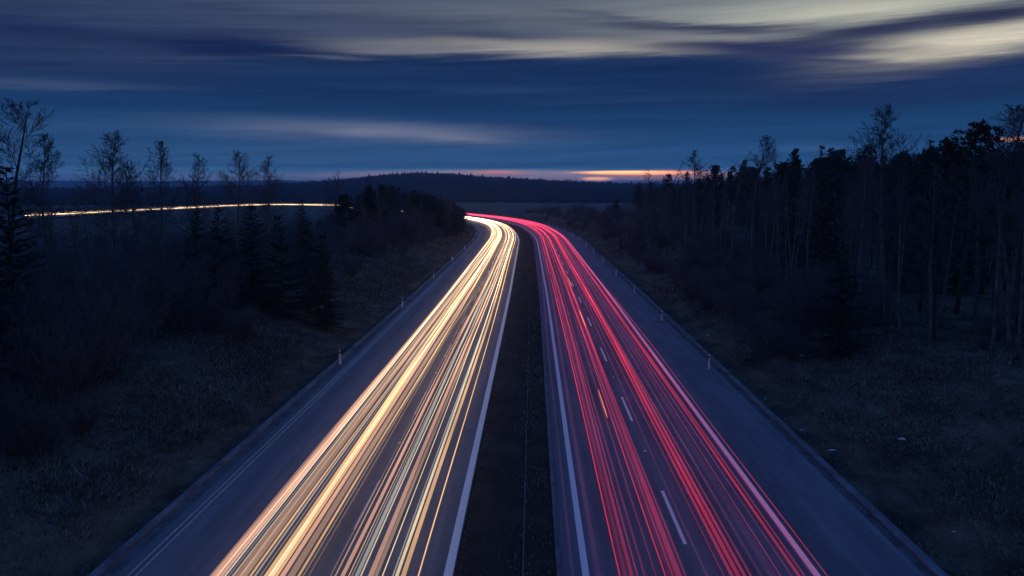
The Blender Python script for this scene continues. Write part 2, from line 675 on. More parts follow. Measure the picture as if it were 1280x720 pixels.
# painted markings, 4 mm above the asphalt
strip('road_marking', -2.68, -2.40, .004, M['paint'])
strip('road_marking', 1.66, 1.88, .004, M['paint'])
strip('road_marking', 8.90, 9.10, .004, M['paint'])
strip('road_marking', -9.62, -9.48, .004, M['worn'])
strip('road_marking', -12.56, -12.50, .004, M['worn'])
strip('road_marking', -12.32, -12.26, .004, M['worn'])
for u, first in ((5.30, ground_at(857, 680).y), (-6.22, ground_at(440, 662).y)):
    for k in range(-2, 24):
        y0 = first + 18 * k
        bb = MB()
        for j in range(4):
            for s in ((-.065, .065) if u > 0 else (-.05, .05)):
                bb.v.append(road(y0 + 2 * j, u + s, .004))
        for j in range(3):
            bb.f.append((2 * j, 2 * j + 1, 2 * j + 3, 2 * j + 2))
        tag(bb.build('road_marking_dash', M['paint'] if u > 0 else M['worn']), kind='structure')
# reflecting studs in the gaps of the dashed lines
st = MB()
st.box((0, 0, .02), (.075, .06, .02), 0, .7)
stud0 = None
studs = []
for u, first in ((5.30, ground_at(857, 680).y), (-6.22, ground_at(440, 662).y)):
    for k in range(-1, 8):
        y = first + 18 * k + 12
        if stud0 is None:
            stud0 = bpy.data.objects.new('road_stud', None)
            col.objects.link(stud0)
            st.build('stud_body', M['white'], stud0)
            q = MB()
            q.box((0, -.062, .02), (.05, .006, .011))
            q.build('lens', M['silver'], stud0)
            o = stud0
            o.location = road(y, u, .003)
        else:
            o = dup(stud0, road(y, u, .003))
        side = 'taillight' if u > 0 else 'headlight'
        tag(o, f'small white reflecting stud between lane dashes on the {side} carriageway', 'road stud', f'road studs on the {side} carriageway')

# drain covers
q = MB()
q.box((0, 0, 0), (.42, .3, .03))
p = ground_at(823, 402)
o = q.build('drain_cover', M['gravel'], loc=(p.x + .1, p.y, .0))
o.scale = (1.2, 1.6, 1)
tag(o, 'pale drain cover at the shoulder edge behind the second delineator post', 'drain cover')

# ------------------------------------------------------------------ delineator posts
def make_post():
    r = bpy.data.objects.new('delineator_post', None)
    col.objects.link(r)
    b_ = MB()
    b_.box((0, 0, .36), (.06, .045, .36), 0, .96)
    b_.box((0, 0, .95), (.0565, .042, .045), 0, .55)
    b_.build('post_body', M['white'], r)
    k = MB()
    k.box((0, 0, .8125), (.0625, .0475, .07))
    kb = k.build('black_band', M['black'], r)
    e = MB()
    e.box((0, -.0505, .81), (.036, .003, .06))
    e.build('reflector', M['orange'], kb)
    return r


post0 = make_post()
names = ['nearest to the bridge', 'second from the bridge', 'third from the bridge', 'fourth from the bridge', 'fifth from the bridge', 'sixth from the bridge', 'seventh from the bridge', 'eighth from the bridge',
         'ninth from the bridge', 'tenth from the bridge', 'eleventh from the bridge', 'twelfth from the bridge']
base = ground_at(880, 461).y
for k in range(12):
    y = base + 24.2 * k
    o = post0 if k == 0 else dup(post0, (0, 0, 0))
    p = road(y, 11.95, .0)
    o.location = p
    o.rotation_euler = (R(1.0), R(2.0 if k == 0 else rnd.uniform(-2, 2)), 0)
    tag(o, f'white delineator post with orange reflector beside the taillight carriageway, {names[k]}', 'delineator post', 'posts along the taillight carriageway')
base = ground_at(430, 455).y
for k in range(8):
    y = base + 33 * k
    o = dup(post0, road(y, -13.2, -.03))
    o.rotation_euler = (0, R(rnd.uniform(-2, 2)), 0)
    tag(o, f'bluish white delineator post beside the headlight carriageway, {names[k]}', 'delineator post', 'posts along the headlight carriageway')

# ------------------------------------------------------------------ light trails
AMB = (1.0, .55, .22)
SAL = (1.0, .50, .28)
CRM = (1.0, .78, .46)
GRY = (.75, .68, .58)
TEA = (.54, .52, .42)
BRN = (.62, .36, .19)
WHT = (1.0, .88, .68)
RED = (1.0, .030, .060)
ROS = (.90, .042, .095)
DIM = (.62, .030, .080)
PUR = (.30, .05, .13)
_gm = {}


def gmat(key, c, s, far):
    k = (key, round(s, 3), far)
    if k not in _gm:
        _gm[k] = glow(f'{key}_lamp_light', c, s, far)
    return _gm[k]


COLS = {'amber': AMB, 'salmon': SAL, 'cream': CRM, 'grey': GRY, 'teal': TEA, 'brown': BRN, 'white': WHT, 'red': RED, 'rose': ROS, 'dark red': DIM, 'purple': PUR}
ORD = ['first', 'second', 'third', 'fourth', 'fifth', 'sixth', 'seventh', 'eighth', 'ninth', 'tenth', 'eleventh', 'twelfth', 'thirteenth', 'fourteenth', 'fifteenth', 'sixteenth', 'seventeenth',
       'eighteenth', 'nineteenth', 'twentieth']


def trail_mesh(px, z, r, y0=2.0, y1=640.0, drift=0.0, px2=None, ph=0.0):
    """a lamp's path: starts where the ray through (px, 720) meets the height z, then follows the lane"""
    u0 = ground_at(px, 720, z).x - xc(28)
    b_ = MB()
    pts = []
    y = y0
    while y <= y1:
        u = u0 + drift * sstep(70, 190, y) + .10 * math.sin(y / 38 + ph) * sstep(30, 90, y)
        pts.append(road(y, u, z + .012 * math.sin(y / 5.3 + ph * 3)))
        y += 3.0 if y < 120 else 6.0
    b_.tube(pts, r, 6)
    return b_


# (pixel at the bottom edge, colour, width in m, strength, drift across the lane far away)
HEAD = [(262, 'brown', 0.013, 0.260, .2), (268, 'salmon', 0.080, 0.270, .15), (275, 'salmon', 0.080, 0.306, .1), (281, 'cream', 0.018, 0.420, .3), (286, 'teal', 0.025, 0.120, .2), (296, 'brown', 0.116, 0.180, .1),
        (304, 'brown', 0.102, 0.225, .3), (313, 'amber', 0.036, 0.306, .4), (319, 'grey', 0.020, 0.130, .3), (325, 'grey', 0.015, 0.160, .0), (334, 'amber', 0.087, 0.378, .25), (339, 'cream', 0.065, 0.378, .15),
        (344, 'amber', 0.072, 0.324, .3), (353, 'salmon', 0.072, 0.252, .2), (364, 'brown', 0.102, 0.198, .3), (373, 'amber', 0.041, 0.324, .1), (291, 'cream', 0.020, 0.160, .5),
        (386, 'brown', 0.012, 0.200, 2.4), (318, 'white', 0.022, 0.120, 1.1), (272, 'white', 0.020, 0.120, .6), (379, 'cream', 0.014, 0.160, 1.6)]
HEAD2 = [(419, 'brown', 0.022, 0.320, .2), (428, 'salmon', 0.065, 0.234, .1), (436, 'amber', 0.014, 0.340, -.2), (446, 'teal', 0.060, 0.190, .2), (451, 'cream', 0.022, 0.360, .1), (463, 'salmon', 0.080, 0.234, -.1),
         (470, 'brown', 0.058, 0.198, .1), (478, 'cream', 0.018, 0.380, .0), (491, 'teal', 0.022, 0.280, .1), (496, 'cream', 0.051, 0.324, .0), (504, 'amber', 0.072, 0.288, .0), (523, 'amber', 0.022, 0.460, -.05),
         (413, 'brown', 0.012, 0.200, -2.2), (440, 'white', 0.020, 0.120, -.7)]
TAIL = [(716, 'purple', .04, 0.036, .2), (748, 'purple', .08, 0.036, .1), (775, 'red', .02, 0.230, -.15), (782, 'dark red', .045, 0.072, .1), (790, 'rose', .05, 0.079, .15), (785, 'dark red', .18, 0.022, .1),
        (797, 'rose', .025, 0.094, .0), (806, 'dark red', .03, 0.086, .15), (832, 'red', .02, 0.216, .1), (841, 'rose', .03, 0.086, .2), (849, 'rose', .09, 0.086, .15), (857, 'dark red', .035, 0.108, .1),
        (843, 'dark red', .2, 0.022, .2), (820, 'dark red', .012, 0.130, 1.0)]
TAIL2 = [(884, 'purple', .03, 0.072, .2), (905, 'dark red', .03, 0.072, .25), (915, 'red', .05, 0.122, -.1), (923, 'red', .065, 0.144, .05), (931, 'rose', .05, 0.130, .0), (939, 'rose', .035, 0.086, .15),
         (952, 'purple', .05, 0.072, .1), (966, 'purple', .12, 0.029, .0), (976, 'dark red', .02, 0.108, .15), (990, 'rose', .016, 0.108, .1), (999, 'red', .045, 0.130, -.05), (1006, 'rose', .035, 0.101, -.1), (1017, 'dark red', .015, 0.144, -.1),
         (1022, 'rose', .085, .075, -.15), (1034, 'dark red', .012, 0.252, -.6)]  # broad rose strand over the edge line is added, giving the paint a pink glow


def trails(lst, name, what, lane, group, far, zr):
    count = {}
    for i, (px, c, r, s, dr) in enumerate(lst):
        z = rnd.uniform(*zr)
        o = trail_mesh(px, z, r, drift=dr, ph=rnd.uniform(0, 6.28)).build(name, gmat(c, COLS[c], s, far))
        k = count[c] = count.get(c, 0) + 1
        wd = 'hair-thin' if r < .021 else 'thin' if r < .045 else 'broad' if r < .15 else 'very wide'
        glowv = 'faint' if s < .15 else 'clear' if s < .35 else 'bright'
        tag(o, ' '.join(f'{glowv} {wd} {c} {what} streak, {ORD[k - 1]} {c} in the {lane}'.split()), 'light trail', group)


trails(HEAD, 'headlight_trail', 'headlight', 'lane beside the hard shoulder', 'headlight trails', 4.6, (.6, .75))
trails(HEAD2, 'headlight_trail', 'headlight', 'lane beside the median', 'headlight trails', 4.6, (.6, .75))
trails(TAIL, 'taillight_trail', 'taillight', 'lane beside the median', 'taillight trails', 6.5, (.7, .95))
trails(TAIL2, 'taillight_trail', 'taillight', 'lane beside the shoulder', 'taillight trails', 6.5, (.7, .95))
# turn signals caught mid-blink
for px, py, L, lab in ((753, 503, 7, 'short orange turn signal streak among red trails, nearest the bridge'), (728, 398, 12, 'short orange turn signal streak among red trails beside lane dashes'),
                       (712, 352, 14, 'short orange turn signal streak, farthest into the red trails')):
    p = ground_at(px, py, .8)
    b_ = MB()
    pts = [road(p.y + L * (k / 6 - .5), p.x - xc(p.y), .8) for k in range(7)]
    b_.tube(pts, [.01, .03, .035, .035, .035, .03, .01], 6)
    tag(b_.build('turn_signal_trail', gmat('orange', (1.0, .25, .06), .4, 2.0)), lab, 'light trail')

# a second road across the valley with its own stream of headlights
far_pts = []
for px, py in ((-60, 279), (32, 272), (110, 268), (180, 264), (240, 261), (300, 258), (350, 257), (424, 258), (470, 259)):
    d = (HC - .0) * F / (py - 237) * 1.0
    far_pts.append(Vector((d * (px - 660) / F, d, 0)))


def cr(P, n=14):
    out = []
    for i in range(len(P) - 1):
        p0, p1, p2, p3 = P[max(i - 1, 0)], P[i], P[i + 1], P[min(i + 2, len(P) - 1)]
        for k in range(n):
            t = k / n
            out.append(.5 * ((2 * p1) + (p2 - p0) * t + (2 * p0 - 5 * p1 + 4 * p2 - p3) * t * t + (3 * p1 - p0 - 3 * p2 + p3) * t ** 3))
    out.append(P[-1])
    return out


fp = cr(far_pts)
b_ = MB()
for i, p in enumerate(fp):
    t = (fp[min(i + 1, len(fp) - 1)] - fp[max(i - 1, 0)]).normalized()
    n = Vector((t.y, -t.x, 0))
    b_.v += [tuple(p - n * 5), tuple(p + n * 5)]
    if i:
        j = 2 * i
        b_.f.append((j - 2, j - 1, j + 1, j))
for v in range(len(b_.v)):
    b_.v[v] = (b_.v[v][0], b_.v[v][1], max(0, H(b_.v[v][0], b_.v[v][1])) + .05)
tag(b_.build('valley_road', M['asphalt']), kind='structure')
for k, (dz, du, r, c, s, lab) in enumerate(((.9, -1.5, .14, 'cream', 1.6, 'pale broad headlight streak along the far road across the valley'),
                                            (.7, 0.2, .08, 'amber', 1.2, 'thin amber headlight streak along the far road across the valley'),
                                            (1.7, 1.4, .05, 'salmon', .9, 'upper thin pinkish streak above the far road across the valley'))):
    b_ = MB()
    pts = []
    i0, i1 = 14, len(fp) - 14
    for i in range(i0, i1):
        p = fp[i]
        t = (fp[i + 1] - fp[i - 1]).normalized()
        pts.append((p.x + t.y * du, p.y - t.x * du, p.z + dz))
    b_.tube(pts, r, 6)
    tag(b_.build('headlight_trail', glow(f'far_{c}_light', COLS[c], s, 1.0)), lab, 'light trail', 'headlight trails on the valley road')

# pale field in the valley beyond the bend
b_ = MB()
nx, ny = 24, 16
for j in range(ny + 1):
    for i in range(nx + 1):
        x, y = -70 + 150 * i / nx, 560 + 300 * j / ny
        b_.v.append((x, y, H(x, y) + .25))
for j in range(ny):
    for i in range(nx):
        a = j * (nx + 1) + i
        b_.f.append((a, a + 1, a + nx + 2, a + nx + 1))
tag(b_.build('field', M['field'], smooth=True), kind='structure')
b_ = MB()
for j in range(ny + 1):
    for i in range(nx + 1):
        x, y = -420 + 260 * i / nx, 600 + 200 * j / ny
        b_.v.append((x, y, H(x, y) + .25))
for j in range(ny):
    for i in range(nx):
        a = j * (nx + 1) + i
        b_.f.append((a, a + 1, a + nx + 2, a + nx + 1))
tag(b_.build('field', M['field'], smooth=True), kind='structure')

# ------------------------------------------------------------------ vegetation prototypes (unit: metres, linked only when first used)
def perp(d, rr):
    a = d.cross(Vector((rr.gauss(0, 1), rr.gauss(0, 1), rr.gauss(0, 1))))
    return a.normalized()


def branch(mb, p, d, L, r, rr, depth, up=.25, n=4, kids=(7, 5), droop=0.0):
    """a limb with side twigs, tapering to its tip"""
    seg = 4 if depth > 0 else 2
    pts, rad = [p], [r]
    cur, dd = p.copy(), d.copy()
    for i in range(seg):
        dd = (dd + Vector((rr.gauss(0, .14), rr.gauss(0, .14), rr.gauss(0, .1) + up * .25 - droop * i * .12))).normalized()
        cur = cur + dd * (L / seg)
        pts.append(cur.copy())
        rad.append(max(r * (1 - (i + 1) / seg * .9), .008))
    mb.tube(pts, rad, n if depth > 1 else 3, cap=False)
    if depth > 0:
        k = kids[0] if depth > 1 else kids[1]
        for j in range(k):
            t = .2 + .8 * (j + rr.random()) / k
            f = t * seg
            i = min(int(f), seg - 1)
            q = pts[i].lerp(pts[i + 1], f - i)
            ax = (pts[i + 1] - pts[i]).normalized()
            nd = (ax * rr.uniform(.6, .9) + perp(ax, rr) * rr.uniform(.5, .9) + Vector((0, 0, up * .3))).normalized()
            branch(mb, q, nd, L * rr.uniform(.32, .52) * (1.15 - .5 * t), max(r * .45 * (1 - .4 * t), .012), rr, depth - 1, up, n, kids, droop)


def birch_meshes(seed, Ht=14.0, spread=1.0, nb=42, lo=.28, stems=1, bark=None, kids=(7, 6), dense=1.0):
    rr = random.Random(seed)
    tr, cr_ = MB(), MB()
    for s in range(stems):
        lean = Vector((rr.gauss(0, .03 + .06 * (stems > 1)), rr.gauss(0, .03 + .06 * (stems > 1)), 1)).normalized()
        hh = Ht * (1 if s == 0 else rr.uniform(.75, .95))
        pts, rad = [], []
        p = Vector((rr.uniform(-.3, .3) * (stems > 1), rr.uniform(-.3, .3) * (stems > 1), -.3))
        d = lean.copy()
        for i in range(11):
            pts.append(p.copy())
            rad.append(.0105 * hh * (1 - i / 10) ** .9 + .012)
            d = (d + Vector((rr.gauss(0, .03), rr.gauss(0, .03), .03))).normalized()
            p = p + d * (hh / 10)
        tr.tube(pts, rad, 7)
        m = nb // stems
        for j in range(m):
            t = lo + (1 - lo) * ((j + rr.random()) / m) ** .9
            t = min(t, .985)
            f = t * 10
            i = min(int(f), 9)
            q = pts[i].lerp(pts[i + 1], f - i)
            a = rr.uniform(0, 6.283)
            el = R(rr.uniform(18, 42) + 26 * ((t - lo) / (1 - lo)))
            dd = Vector((math.cos(a) * math.cos(el), math.sin(a) * math.cos(el), math.sin(el)))
            k = (t - lo) / (1 - lo)
            L = Ht * spread * (.27 * min(1, .45 + 2.2 * k) * (1.0 - k) ** .8 + .035) * rr.uniform(.6, 1.3)
            branch(cr_, q, dd, L, max(.0035 * L + .006, .01), rr, 2, .35, 4, kids, .25)
    return tr.mesh('birch_trunk_mesh', bark or M['birch'], True), cr_.mesh('birch_crown_mesh', M['twig'])


def spray(mb, p, d, L, wdt, rr):
    """flat needle spray: three narrow blades"""
    side = d.cross(Vector((0, 0, 1)))
    if side.length < .1:
        side = Vector((1, 0, 0))
    side.normalize()
    for k in (-1, 0, 1):
        dd = (d + side * k * rr.uniform(.45, .8) + Vector((0, 0, rr.uniform(-.15, .1)))).normalized()
        e = p + dd * L * (1 if k == 0 else .75)
        s2 = dd.cross(Vector((rr.gauss(0, .4), rr.gauss(0, .4), 1))).normalized() * wdt
        m_ = p.lerp(e, .45)
        i = len(mb.v)
        mb.v += [tuple(p), tuple(m_ + s2), tuple(e), tuple(m_ - s2)]
        mb.f.append((i, i + 1, i + 2, i + 3))


def spruce_meshes(seed, Ht=12.0, width=.24, full=1.0):
    rr = random.Random(seed)
    tr, cr_ = MB(), MB()
    tr.tube([(0, 0, -.3), (.03, 0, Ht * .5), (0, .02, Ht)], [.012 * Ht, .007 * Ht, .012], 6)
    n = int(Ht * 4.2)
    for i in range(n):
        t = (i + .5) / n
        z = Ht * (.04 + .95 * t)
        L0 = Ht * width * (1 - t) ** .85 * (1 + .12 * math.sin(i * 1.9)) + .12
        nb = max(3, int(6 * (1 - t * .45)))
        a0 = rr.uniform(0, 6.28)
        for j in range(nb):
            a = a0 + 6.283 * j / nb + rr.gauss(0, .2)
            L = L0 * rr.uniform(.6, 1.2)
            z = Ht * min(.985, .04 + .95 * t + rr.gauss(0, .028))
            d = Vector((math.cos(a), math.sin(a), -.12 - .25 * (1 - t) + .55 * t))
            pts = []
            for k in range(5):
                q = k / 4
                pts.append(Vector((d.x * L * q, d.y * L * q, z + d.z * L * q + .16 * L * q * q)))
            cr_.tube(pts, [.02, .015, .012, .01, .006], 3, False)
            m = max(5, int(L * 11 * full))
            for k in range(m):
                q = .12 + .88 * (k + rr.random()) / m
                f = q * 4
                ii = min(int(f), 3)
                pp = pts[ii].lerp(pts[ii + 1], f - ii)
                dd = (pts[ii + 1] - pts[ii]).normalized()
                sd = Vector((-dd.y, dd.x, 0)) * rr.uniform(-1.0, 1.0)
                spray(cr_, pp, (dd * .7 + sd + Vector((0, 0, rr.uniform(-.45, .15)))).normalized(), rr.uniform(.28, .5) * (.6 + .5 * (1 - q)), rr.uniform(.05, .085), rr)
    return tr.mesh('spruce_trunk_mesh', M['bark'], True), cr_.mesh('spruce_crown_mesh', M['needle'])


def pine_meshes(seed, Ht=13.0, crown=.45, spread=.2):
    rr = random.Random(seed)
    tr, cr_ = MB(), MB()
    p, d = Vector((0, 0, -.3)), Vector((0, 0, 1))
    pts, rad = [], []
    for i in range(9):
        pts.append(p.copy())
        rad.append(.013 * Ht * (1 - i / 8.6))
        d = (d + Vector((rr.gauss(0, .035), rr.gauss(0, .035), .05))).normalized()
        p = p + d * Ht / 8
    tr.tube(pts, rad, 7)
    n = int(34 + Ht)
    for j in range(n):
        t = 1 - crown * (j / n) ** 1.05
        f = min(t, .995) * 8
        i = min(int(f), 7)
        q = pts[i].lerp(pts[i + 1], f - i)
        a = rr.uniform(0, 6.283)
        k = (1 - t) / crown
        L = Ht * spread * (.10 + 1.0 * min(1, k * 1.5) ** .8 * (1 - .25 * k)) * rr.uniform(.45, 1.3)
        dd = Vector((math.cos(a), math.sin(a), rr.uniform(.35, 1.0))).normalized()
        bp = [q, q + dd * L * .5 + Vector((0, 0, .04 * L)), q + dd * L + Vector((0, 0, .22 * L))]
        cr_.tube(bp, [.03, .02, .008], 3, False)
        for c in range(int(3 + L * 3.0)):
            s = rr.uniform(.35, 1.02)
            cpos = bp[0].lerp(bp[1], s * 2) if s < .5 else bp[1].lerp(bp[2], s * 2 - 1)
            cpos = cpos + Vector((rr.gauss(0, .22), rr.gauss(0, .22), rr.gauss(.08, .14)))
            for _ in range(14):
                v = Vector((rr.gauss(0, .7), rr.gauss(0, .7), rr.gauss(.9, .6))).normalized()
                e = cpos + v * rr.uniform(.18, .46)
                sd = perp(v, rr) * .05
                m_ = cpos.lerp(e, .5)
                ii = len(cr_.v)
                cr_.v += [tuple(cpos), tuple(m_ + sd), tuple(e), tuple(m_ - sd)]
                cr_.f.append((ii, ii + 1, ii + 2, ii + 3))
    return tr.mesh('pine_trunk_mesh', M['bark'], True), cr_.mesh('pine_crown_mesh', M['needle'])


def shrub_meshes(seed, Ht=4.5, stems=26):
    rr = random.Random(seed)
    st_, tw = MB(), MB()
    for s in range(stems):
        a = rr.uniform(0, 6.283)
        rad = rr.uniform(0, 1.3)
        p = Vector((math.cos(a) * rad, math.sin(a) * rad, -.1))
        d = Vector((math.cos(a) * rr.uniform(.1, .75), math.sin(a) * rr.uniform(.1, .75), 1)).normalized()
        h = Ht * rr.uniform(.55, 1.0)
        pts, r_ = [], []
        cur = p
        for i in range(6):
            pts.append(cur.copy())
            r_.append(.03 * (1 - i / 6) + .006)
            d = (d + Vector((rr.gauss(0, .08), rr.gauss(0, .08), .05))).normalized()
            cur = cur + d * h / 5
        st_.tube(pts, r_, 4, False)
        for j in range(13):
            t = .2 + .78 * (j + rr.random()) / 9
            f = t * 5
            i = min(int(f), 4)
            q = pts[i].lerp(pts[i + 1], f - i)
            ax = (pts[i + 1] - pts[i]).normalized()
            nd = (ax * .7 + perp(ax, rr) * .7).normalized()
            branch(tw, q, nd, h * rr.uniform(.2, .36), .014, rr, 1, .3, 3, (8, 8))
    return st_.mesh('shrub_stem_mesh', M['shrub']), tw.mesh('shrub_twig_mesh', M['shrub'])


class Kind:
    def __init__(s, name, parts, protos, base_h):
        s.name, s.parts, s.protos = name, parts, protos
        s.hs = [max(v.co.z for me in pr for v in me.vertices) for pr in protos]

    def put(s, x, y, height, label, cat, group=None, which=None, rz=None, wide=1.0, sink=0.0):
        wi = which if which is not None else rnd.randrange(len(s.protos))
        pr = s.protos[wi]
        k = height / s.hs[wi]
        o = bpy.data.objects.new(s.name, None)
        col.objects.link(o)
        o.location = (x, y, H(x, y) - sink)
        o.rotation_euler = (rnd.gauss(0, .04), rnd.gauss(0, .04), rnd.uniform(0, 6.28) if rz is None else rz)
        o.scale = (k * wide, k * wide, k)
        for nm, me in zip(s.parts, pr):
            c = bpy.data.objects.new(nm, me)
            col.objects.link(c)
            c.parent = o
        return tag(o, label, cat, group)


TC = ('trunk', 'crown')
birches = Kind('birch_tree', TC, [birch_meshes(11, 14, .85, 72, .26), birch_meshes(12, 14, .75, 70, .34), birch_meshes(13, 14, 1.0, 78, .30), birch_meshes(14, 14, .8, 72, .25, 2), birch_meshes(15, 14, .65, 64, .4)], 14)
thin = Kind('birch_tree', TC, [birch_meshes(21, 14, .5, 26, .5, kids=(5, 5)), birch_meshes(22, 14, .6, 24, .45, kids=(5, 5)), birch_meshes(23, 14, .45, 22, .55, 2, kids=(5, 5))], 14)
broad = Kind('deciduous_tree', TC, [birch_meshes(31, 14, 1.25, 46, .2, 2, bark=M['bark'], kids=(8, 7)), birch_meshes(32, 14, 1.1, 40, .22, 1, bark=M['bark'], kids=(8, 7)), birch_meshes(33, 14, 1.0, 46, .18, 3, bark=M['bark'], kids=(7, 6))], 14)
spruces = Kind('spruce_tree', TC, [spruce_meshes(41, 12, .23), spruce_meshes(42, 12, .17), spruce_meshes(43, 12, .28)], 12)
pines = Kind('pine_tree', TC, [pine_meshes(51, 13, .55, .17), pine_meshes(52, 13, .6, .14), pine_meshes(53, 13, .45, .2), pine_meshes(54, 13, .7, .13)], 13)
shrubs = Kind('shrub', ('stem', 'twigs'), [shrub_meshes(61, 4.5, 44), shrub_meshes(62, 4.5, 36), shrub_meshes(63, 4.5, 52)], 4.5)


def at(px, d):
    return d * (px - 660) / F, d


def hgt(x, y, topy):
    return HC + (237 - topy) / F * y - H(x, y)


# single trees that stand out of the skyline
for kind, px, topy, d, lab, wh, wide in (
        (broad, 2, 118, 58, 'tall bare tree at the photo edge above a dark spruce', 1, 1.3),
        (birches, 58, 166, 76, 'slender airy bare birch next to the dark edge spruce', 1, 1.15),
        (birches, 143, 162, 78, 'tallest full-crowned bare birch above the valley road streak', 2, 1.35),
        (birches, 175, 200, 82, 'short bare birch close beside the tallest valley birch', 4, 1.2),
        (birches, 201, 176, 88, 'narrow-crowned bare birch, neighbour of the tallest valley birch', 1, 1.05),
        (birches, 249, 190, 92, 'dense narrow cone-shaped bare birch over the valley road streak', 0, 1.05),
        (birches, 290, 186, 98, 'round-topped bare birch between two narrower birches by the valley', 2, 1.15),
        (birches, 332, 193, 106, 'upright bare birch, the last tall one before the bend', 0, 1.2),
        (birches, 417, 213, 160, 'small twin-stemmed bare birch above the end of the valley streak', 3, .9),
        (thin, 463, 216, 215, 'tiny bare birch on the skyline beside the wooded hill', 0, 1.0),
        (birches, 1105, 128, 76, 'tall bare birch towering over the pines of the wood', 2, 1.3),
        (pines, 1195, 148, 68, 'tall open clumpy pine rising from the wood near the sunset gap', 2, 1.1),
        (pines, 1150, 170, 70, 'pointed young pine beside the tall bare birch', 3, .9),
        (broad, 1245, 130, 62, 'broad upright bare crown at the end of the wood', 1, 1.25),
        (broad, 1276, 128, 60, 'bare many-stemmed tree at the photo edge in the wood', 1, 1.2),
        (spruces, 1026, 182, 88, 'thin pointed spruce tip above the pine tops', 1, .7),
        (spruces, 985, 184, 92, 'narrow dark spruce spire standing in the pine skyline', 1, .7),
        (spruces, 1046, 184, 84, 'dark spruce spire next to the tall bare birch', 0, .7),
        (birches, 938, 168, 112, 'bare birch at the end of the pine skyline', 1, 1.3),
        (thin, 915, 200, 125, 'slim bare birch leaning out of the wood edge', 1, 1.2),
        (birches, 868, 186, 165, 'pointed bare birch against the orange horizon', 0, 1.3),
        (broad, 820, 199, 215, 'bushy bare tree in front of the sunset slit', 2, 1.5),
        (thin, 905, 205, 150, 'thin bare birch between the sunset and the pines', 2, 1.2)):
    x, y = at(px, d)
    kind.put(x, y, hgt(x, y, topy), lab, 'tree', which=wh, wide=wide)

for px, topy, d, lab, wh, wide in (
        (8, 206, 52, 'large dark spruce at the photo edge above the grass bank', 0, 1.1),
        (-30, 250, 45, 'low dark spruce half out of frame by the grass bank', 2, 1.2),
        (238, 262, 84, 'dark young spruce in the thicket below the narrow cone-shaped birch', 2, 1.2),
        (272, 258, 78, 'dark spruce in the thicket under the valley streak', 2, 1.25),
        (312, 256, 82, 'dark full spruce between the birches by the valley', 0, 1.4),
        (352, 268, 80, 'wide dark spruce under the last tall valley birch', 2, 1.2),
        (385, 276, 86, 'dark spruce at the thicket corner over the pale grass', 2, 1.1),
        (405, 292, 80, 'lowest outermost spruce of the thicket corner', 0, 1.2),
        (375, 250, 118, 'dark spruce cutting into the valley road streak', 0, 1.0),
        (1050, 305, 63, 'dark broad young spruce standing alone before the wood', 2, 1.35)):
    x, y = at(px, d)
    spruces.put(x, y, hgt(x, y, topy), lab, 'tree', which=wh, wide=wide)

# the wood on the taillight side
TOPR = [(690, 272), (720, 266), (745, 256), (790, 242), (830, 230), (870, 224), (900, 216), (930, 208), (960, 200), (1000, 196), (1040, 192), (1080, 193), (1120, 188), (1160, 182), (1200, 182), (1240, 186), (1300, 180)]
BIRCH_L = 'slim pale-stemmed bare birch standing in the wood beside the taillight carriageway'
PINE_L = 'dark pine standing in the dense wood beside the taillight carriageway'
SPR_L = 'dark spruce standing in the dense wood beside the taillight carriageway'
BRD_L = 'dark-stemmed bare tree standing in the wood beside the taillight carriageway'
taken = []


def spot(x, y, gap):
    for a, b_2 in taken:
        if (a - x) ** 2 + (b_2 - y) ** 2 < gap * gap:
            return False
    taken.append((x, y))
    return True


n = 0
tries = 0
while n < 520 and tries < 30000:
    tries += 1
    y = 48 + 340 * rnd.random() ** 1.5
    edge = 25 + 3.5 * math.sin(y / 17) + (-5 if y > 120 else 0)
    u = edge + rnd.random() ** 1.3 * 60
    x = xc(y) + u
    px = pxof(x, y)
    if px > 1330 or px < 690:
        continue
    if not spot(x, y, 1.5):
        continue
    top = interp(px, TOPR) + abs(rnd.gauss(0, 15)) - (rnd.uniform(2, 16) if rnd.random() < .16 else 0) + (6 if u < edge + 5 else 0)
    h = hgt(x, y, top)
    if h < 3.5 or h > 17:
        continue
    q = rnd.random()
    if u < edge + 9 and q < .75:
        thin.put(x, y, h * .97, BIRCH_L, 'tree', 'pale birches of the roadside wood', wide=1.0)
    elif q < .58:
        pines.put(x, y, h, PINE_L, 'tree', 'pines of the roadside wood', wide=rnd.uniform(.9, 1.3))
    elif q < .74:
        spruces.put(x, y, h, SPR_L, 'tree', 'spruces of the roadside wood', wide=rnd.uniform(.7, 1.0))
    elif q < .84:
        thin.put(x, y, h, BIRCH_L, 'tree', 'pale birches of the roadside wood')
    else:
        broad.put(x, y, h, BRD_L, 'tree', 'bare trees of the roadside wood', wide=.9)
    n += 1

# the thicket at its foot
SH_L = 'bare dark shrub in the thicket between taillight carriageway and wood'
n = tries = 0
while n < 145 and tries < 15000:
    tries += 1
    y = 52 + 330 * rnd.random() ** 1.6
    lo_ = interp(y, [(50, 27), (58, 22), (64, 15.8), (85, 15.8), (105, 17.0), (150, 16.8), (300, 15.5)])
    u = lo_ + rnd.random() ** 1.5 * interp(y, [(50, 16), (90, 14), (300, 20)])
    x = xc(y) + u
    px = pxof(x, y)
    if px > 1330:
        continue
    if not spot(x, y, 1.0):
        continue
    h = rnd.uniform(2.2, 4.4) * (1 if u > lo_ + 3 else .7)
    if px > 1040 and y < 66:
        h *= .45
    shrubs.put(x, y, h, SH_L, 'shrub', 'shrubs at the foot of the roadside wood', wide=rnd.uniform(1.0, 1.45))
    n += 1

